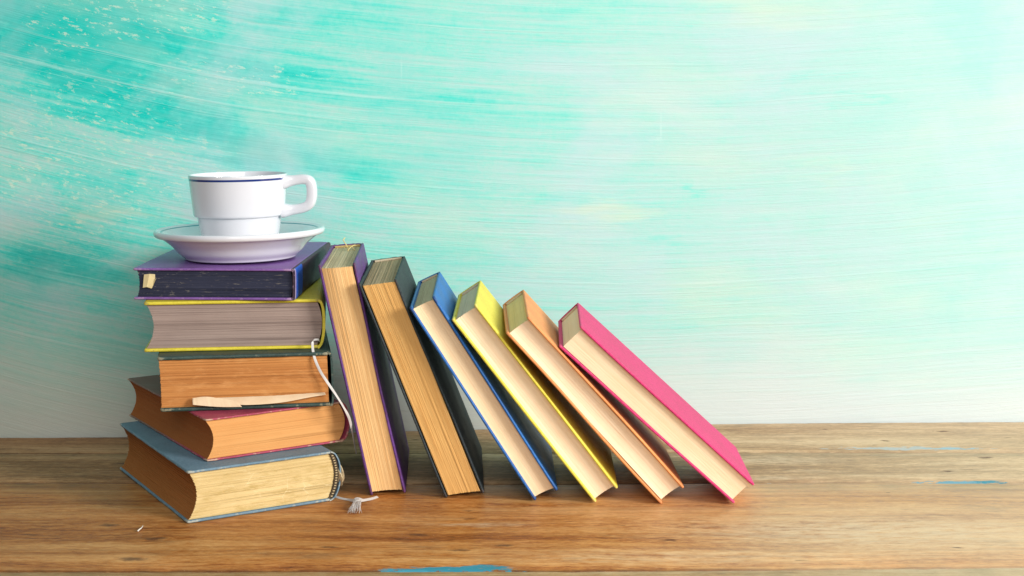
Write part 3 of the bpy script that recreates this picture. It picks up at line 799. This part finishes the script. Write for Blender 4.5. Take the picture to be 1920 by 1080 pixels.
# ---------------------------------------------------------------- slip of paper sticking out of the dark green book
x3, y3, T3, W3, L3, ya3, sh3 = STACK[2]
m_ = Mat('cream_slip_paper', .8, .25); sl = m_.loc()
M_SLIP = m_.done(m_.mix(m_.noise(sl, 90, 4), (.70, .50, .30), (.84, .68, .48)))
slip = empty('paper_slip', (x3, y3, SZ[2]), (0, 0, R(ya3)))
tag(slip, 'crumpled cream paper slip sticking out between the pages of the dark green book', 'paper slip')
def sheet(name, top, bot, mat, parent, n=40, m=8, th=.0003):
    A = curve_pts(top, n); B = curve_pts(bot, n); g = Geo(); f = []; b = []
    for i in range(n + 1):
        ra, rb = [], []
        for j in range(m + 1):
            p = A[i].lerp(B[i], j / m); p.y += -.0006 * math.sin(math.pi * j / m) + .0002 * hash_noise(i * .9, 5)
            ra.append(g.add(p)); rb.append(g.add(p + Vector((0, th, th))))
        f.append(ra); b.append(rb)
    g.grid(f); g.grid(b)
    per = lambda r: r[0] + [q[-1] for q in r[1:-1]] + r[-1][::-1] + [q[0] for q in r[-2:0:-1]]
    g.grid([per(f), per(b)], close_u=True)
    return g.build(name, mat, parent)
sheet('paper_sheet', [(.034, .0021, .0098), (.060, .0021, .0096), (.090, .0021, .0100), (.118, .0021, .0106), (.1305, .0018, .0110)],
      [(.036, -.0005, .0078), (.055, -.0036, .0058), (.070, -.0048, .0046), (.095, -.0040, .0054), (.118, -.0018, .0084), (.1310, -.0006, .0098)], M_SLIP, slip)
sheet('folded_corner', [(.0255, -.0010, .0106), (.036, -.0012, .0114), (.048, -.0020, .0096), (.060, -.0034, .0074)],
      [(.0258, -.0042, .0062), (.038, -.0052, .0048), (.050, -.0056, .0038), (.064, -.0056, .0034)], M_SLIP, slip)

# ---------------------------------------------------------------- ribbons
m_ = Mat('white_satin', .35, .5); rl = m_.loc()
m_.b.inputs['Sheen Weight'].default_value = .3
M_RIB = m_.done(m_.mix(m_.noise(m_.vmul(rl, (3000, 30, 1)), 1), (.50, .48, .46), (.70, .68, .66)), m_.bump(m_.noise(m_.vmul(rl, (4000, 60, 1)), 1), .0002, .4))
def P(px, py, y): return at_y(px, py, y)
rc = [P(600, 640, 1.2115), P(597, 637, 1.204), P(590, 637.5, 1.199), P(586, 645, 1.1965), P(589, 668, 1.1905), P(599, 693, 1.1885), P(612, 714, 1.1885), P(631, 742, 1.1860), P(645, 765, 1.188), P(655, 785, 1.193), P(661, 812, 1.203), P(668, 850, 1.22)]
inv = Matrix.Rotation(-R(STACK[3][5]), 3, 'Z'); org = Vector((STACK[3][0], STACK[3][1], SZ[3]))
rcl = [inv @ (p - org) for p in rc]
wd = [(0, 0, 1), (0, 1, .3), (0, 1, .3), (1, .6, 0), (1, .2, .15), (1, -.1, .4), (1, .3, .5), (.7, .9, .4), (.5, .8, .3), (1, .2, .2), (.4, .9, .2), (.2, 1, 0)]
ribbon('bookmark_ribbon', rcl, .0021, wd, M_RIB, b4, n=90)
rt = empty('ribbon_end', at_z(668, 940, 0))
tag(rt, 'white ribbon with frayed knotted end lying on the table beside the bottom book', 'ribbon')
o_ = rt.location.copy()
rp = [at_z(628, 931, .0006), at_z(642, 935, .0006), at_z(655, 937, .0012), at_z(668, 939, .0040), at_z(684, 937.5, .0020), at_z(697, 935, .0008), at_z(708, 931.5, .0005)]
ribbon('ribbon_band', [p - o_ for p in rp], .0026, [(0, 1, .2)] * 7, M_RIB, rt, n=50)
rnd = random.Random(5)
g = Geo()
for k in range(80):      # frayed threads
    a = rnd.uniform(-1, 1)
    s = at_z(671 + a * 6, 936 + rnd.uniform(-1, 1), .0030) - o_
    e1 = at_z(668 + a * 7 + rnd.uniform(-2, 2), 946 + rnd.uniform(-2, 2), .0030 + rnd.uniform(-.001, .0015)) - o_
    e2 = at_z(665 + a * 11 + rnd.uniform(-4, 4), 957 + rnd.uniform(-6, 6), .0006 + rnd.random() * .0015) - o_
    pts = curve_pts([s, e1, e2], 8); rows = []
    for i, p in enumerate(pts):
        rr = .00022 * (1 - .5 * i / 8)
        rows.append([g.add(p + Vector((rr * math.cos(q * 2.094), 0, rr * math.sin(q * 2.094))), (rr, i * .01, 0)) for q in range(3)])
    g.grid(rows, close_u=True)
o = g.build('frayed_threads', M_RIB, rt); o['kind'] = 'stuff'
tube('knot', curve_pts([p - o_ for p in (at_z(663, 937, .002), at_z(667, 934, .0035), at_z(673, 934, .0035), at_z(679, 936, .002))], 16), .0008, M_RIB, rt, 8, .6)

# ---------------------------------------------------------------- saucer and cup
def porcelain(name, stripes, rim=None, ring=None):
    m = Mat(name, rough=.08, spec=.6)
    L = m.loc(); x, y, z_ = m.sep(L)
    n = m.noise(L, 40, 3)
    c = m.mix(n, (.70, .71, .77), (.75, .76, .81))
    spot = m.noise(L, 140.0, 3)
    c = m.mix(m.mr(spot, .74, .80, 0, .35), c, (.6, .54, .45))
    for lo, hi, cc in stripes:      # wear attribute = position along the profile
        w = m.math('ADD', m.wear(), m.math('MULTIPLY', m.math('SUBTRACT', m.noise(L, 30, 2), .5), .004))
        k = m.math('MULTIPLY', m.mr(w, lo - .002, lo + .002), m.mr(w, hi + .002, hi - .002))
        c = m.mix(k, c, cc)
    if rim:
        lo, hi, cc = rim
        k = m.math('MULTIPLY', m.mr(z_, lo - .0002, lo + .0001), m.mr(z_, hi + .0002, hi - .0001))
        rr_ = m.math('SQRT', m.math('ADD', m.math('MULTIPLY', x, x), m.math('MULTIPLY', y, y)))
        k = m.math('MULTIPLY', k, m.math('GREATER_THAN', rr_, .0401))
        c = m.mix(k, c, cc)
    if ring:
        lo, hi, cc = ring
        rr_ = m.math('SQRT', m.math('ADD', m.math('MULTIPLY', x, x), m.math('MULTIPLY', y, y)))
        k = m.math('MULTIPLY', m.mr(rr_, lo - .0003, lo), m.mr(rr_, hi + .0003, hi))
        k = m.math('MULTIPLY', k, m.math('LESS_THAN', m.wear(), .45))
        c = m.mix(k, c, cc)
    m.b.inputs['Coat Weight'].default_value = .3
    m.b.inputs['Coat Roughness'].default_value = .06
    return m.done(c, m.bump(m.noise(L, 60, 2), .0004, .25))
def lathe(name, prof, mat, parent, n=96, center=(0, 0, 0), close=True):
    """prof: list of (r, z). 'wear' carries the distance along the profile, 0..1."""
    pts = curve_pts([(r, 0, z) for r, z in prof], len(prof) * 6)
    L = [0]
    for a, b in zip(pts, pts[1:]): L.append(L[-1] + (b - a).length)
    g = Geo(); rows = []
    for p, l in zip(pts, L):
        r = max(p.x, 0.00001)
        rows.append([g.add((center[0] + r * math.cos(2 * math.pi * k / n), center[1] + r * math.sin(2 * math.pi * k / n), center[2] + p.z), None, l / L[-1]) for k in range(n)])
    g.grid(rows, close_u=True)
    if close:
        g.f.append(tuple(rows[0])); g.f.append(tuple(rows[-1]))
    o = g.build(name, mat, parent, angle=50)
    return o, L[-1]
foot_front = at_z(449, 496.5, TOPZ)
CX, CY = foot_front.x, foot_front.y + .043
CX = (449.5 - 960) / F_PX * (math.hypot(CY, 0) / math.cos(PITCH) * 1.0)
d_ = pixel_ray(450.5, 440); CX = d_.x * (CY / d_.y)
saucer = empty('saucer', (CX, CY, TOPZ + .0007), (R(-0.9), R(-0.8), 0))
tag(saucer, 'white saucer with a thin teal line inside its rim, on the violet book', 'saucer')
RS = .0735
sprof = [(.0001, .0052), (.025, .0052), (.034, .0056), (.040, .0078), (.051, .0165), (.0600, .0215), (.0672, .0244), (.0692, .0250),
         (.0706, .0243), (.0712, .0226), (.0706, .0206), (.0690, .0194), (.0660, .0188), (.0570, .0120), (.0520, .0060), (.0476, .0024), (.0458, .0004), (.0436, .0004), (.0420, .0022), (.030, .0026), (.0001, .0026)]
M_SAUCER = porcelain('saucer_glaze', [], ring=(.0640, .0654, (.02, .17, .26)))
lathe('dish', sprof, M_SAUCER, saucer)
cup = empty('cup', (CX + .0002, CY, TOPZ + .0062), (R(-0.9), R(-0.8), 0))
tag(cup, 'white stacking coffee cup with a dark blue line below its rim, standing in the saucer', 'cup')
cprof = [(.0001, .0020), (.026, .0020), (.0292, .0004), (.0304, .0004), (.0314, .0020), (.0325, .0100), (.0340, .0190), (.0356, .0286), (.0360, .0296), (.0380, .0302), (.0389, .0318), (.0392, .0350), (.0404, .0470), (.0415, .0590), (.0420, .0638),
         (.0415, .0646), (.0404, .0640), (.0394, .0560), (.0380, .0360), (.0366, .0320), (.0330, .0180), (.0300, .0080), (.0240, .0050), (.0001, .0042)]
M_CUP = porcelain('cup_glaze', [], rim=(.0603, .0620, (.012, .035, .20)))
lathe('cup_body', [(r * .98, z) for r, z in cprof], M_CUP, cup)
# handle, a rounded square loop swept with an oval section
hc = [(.0380, .0578), (.0440, .0588), (.0510, .0597), (.0565, .0600), (.0606, .0588), (.0624, .0550), (.0628, .0498), (.0623, .0440), (.0602, .0390), (.0550, .0362), (.0490, .0350), (.0430, .0344), (.0370, .0340)]
hp = curve_pts([(x, 0, z) for x, z in hc], 60)
M_HAN = porcelain('handle_glaze', [])
g = Geo(); rows = []
for i, p in enumerate(hp):
    d = (hp[min(i + 1, 60)] - hp[max(i - 1, 0)]).normalized(); a = Vector((0, 1, 0)); b = d.cross(a)
    s = i / 60; fl = math.exp(-(s / .09) ** 2) + math.exp(-((1 - s) / .09) ** 2)
    w = .0050 + .0026 * fl; t = .0042 + .0020 * fl
    rows.append([g.add(p + a * w * math.copysign(abs(math.cos(k * math.pi / 10)) ** .6, math.cos(k * math.pi / 10)) + b * t * math.copysign(abs(math.sin(k * math.pi / 10)) ** .6, math.sin(k * math.pi / 10))) for k in range(20)])
g.grid(rows, close_u=True); g.f.append(tuple(rows[0])); g.f.append(tuple(rows[-1]))
hd = g.build('handle', M_HAN, cup); hd.rotation_euler = (0, 0, R(-6))

# ---------------------------------------------------------------- lint on the boards
m_ = Mat('lint_fibre', .8); M_LINT = m_.done((.75, .72, .66))
p0 = at_z(263, 992, .0006)
lint = tube('lint_fibre', [q - p0 for q in curve_pts([at_z(258, 996, .0006), at_z(261, 993, .0014), at_z(265, 990, .0016), at_z(268, 986, .0009)], 12)], lambda s: .0006 * (1 - .5 * s), M_LINT, None, 6)
lint.location = p0
tag(lint, 'tiny pale wood fibre curled on the table in front of the stack', 'fibre')
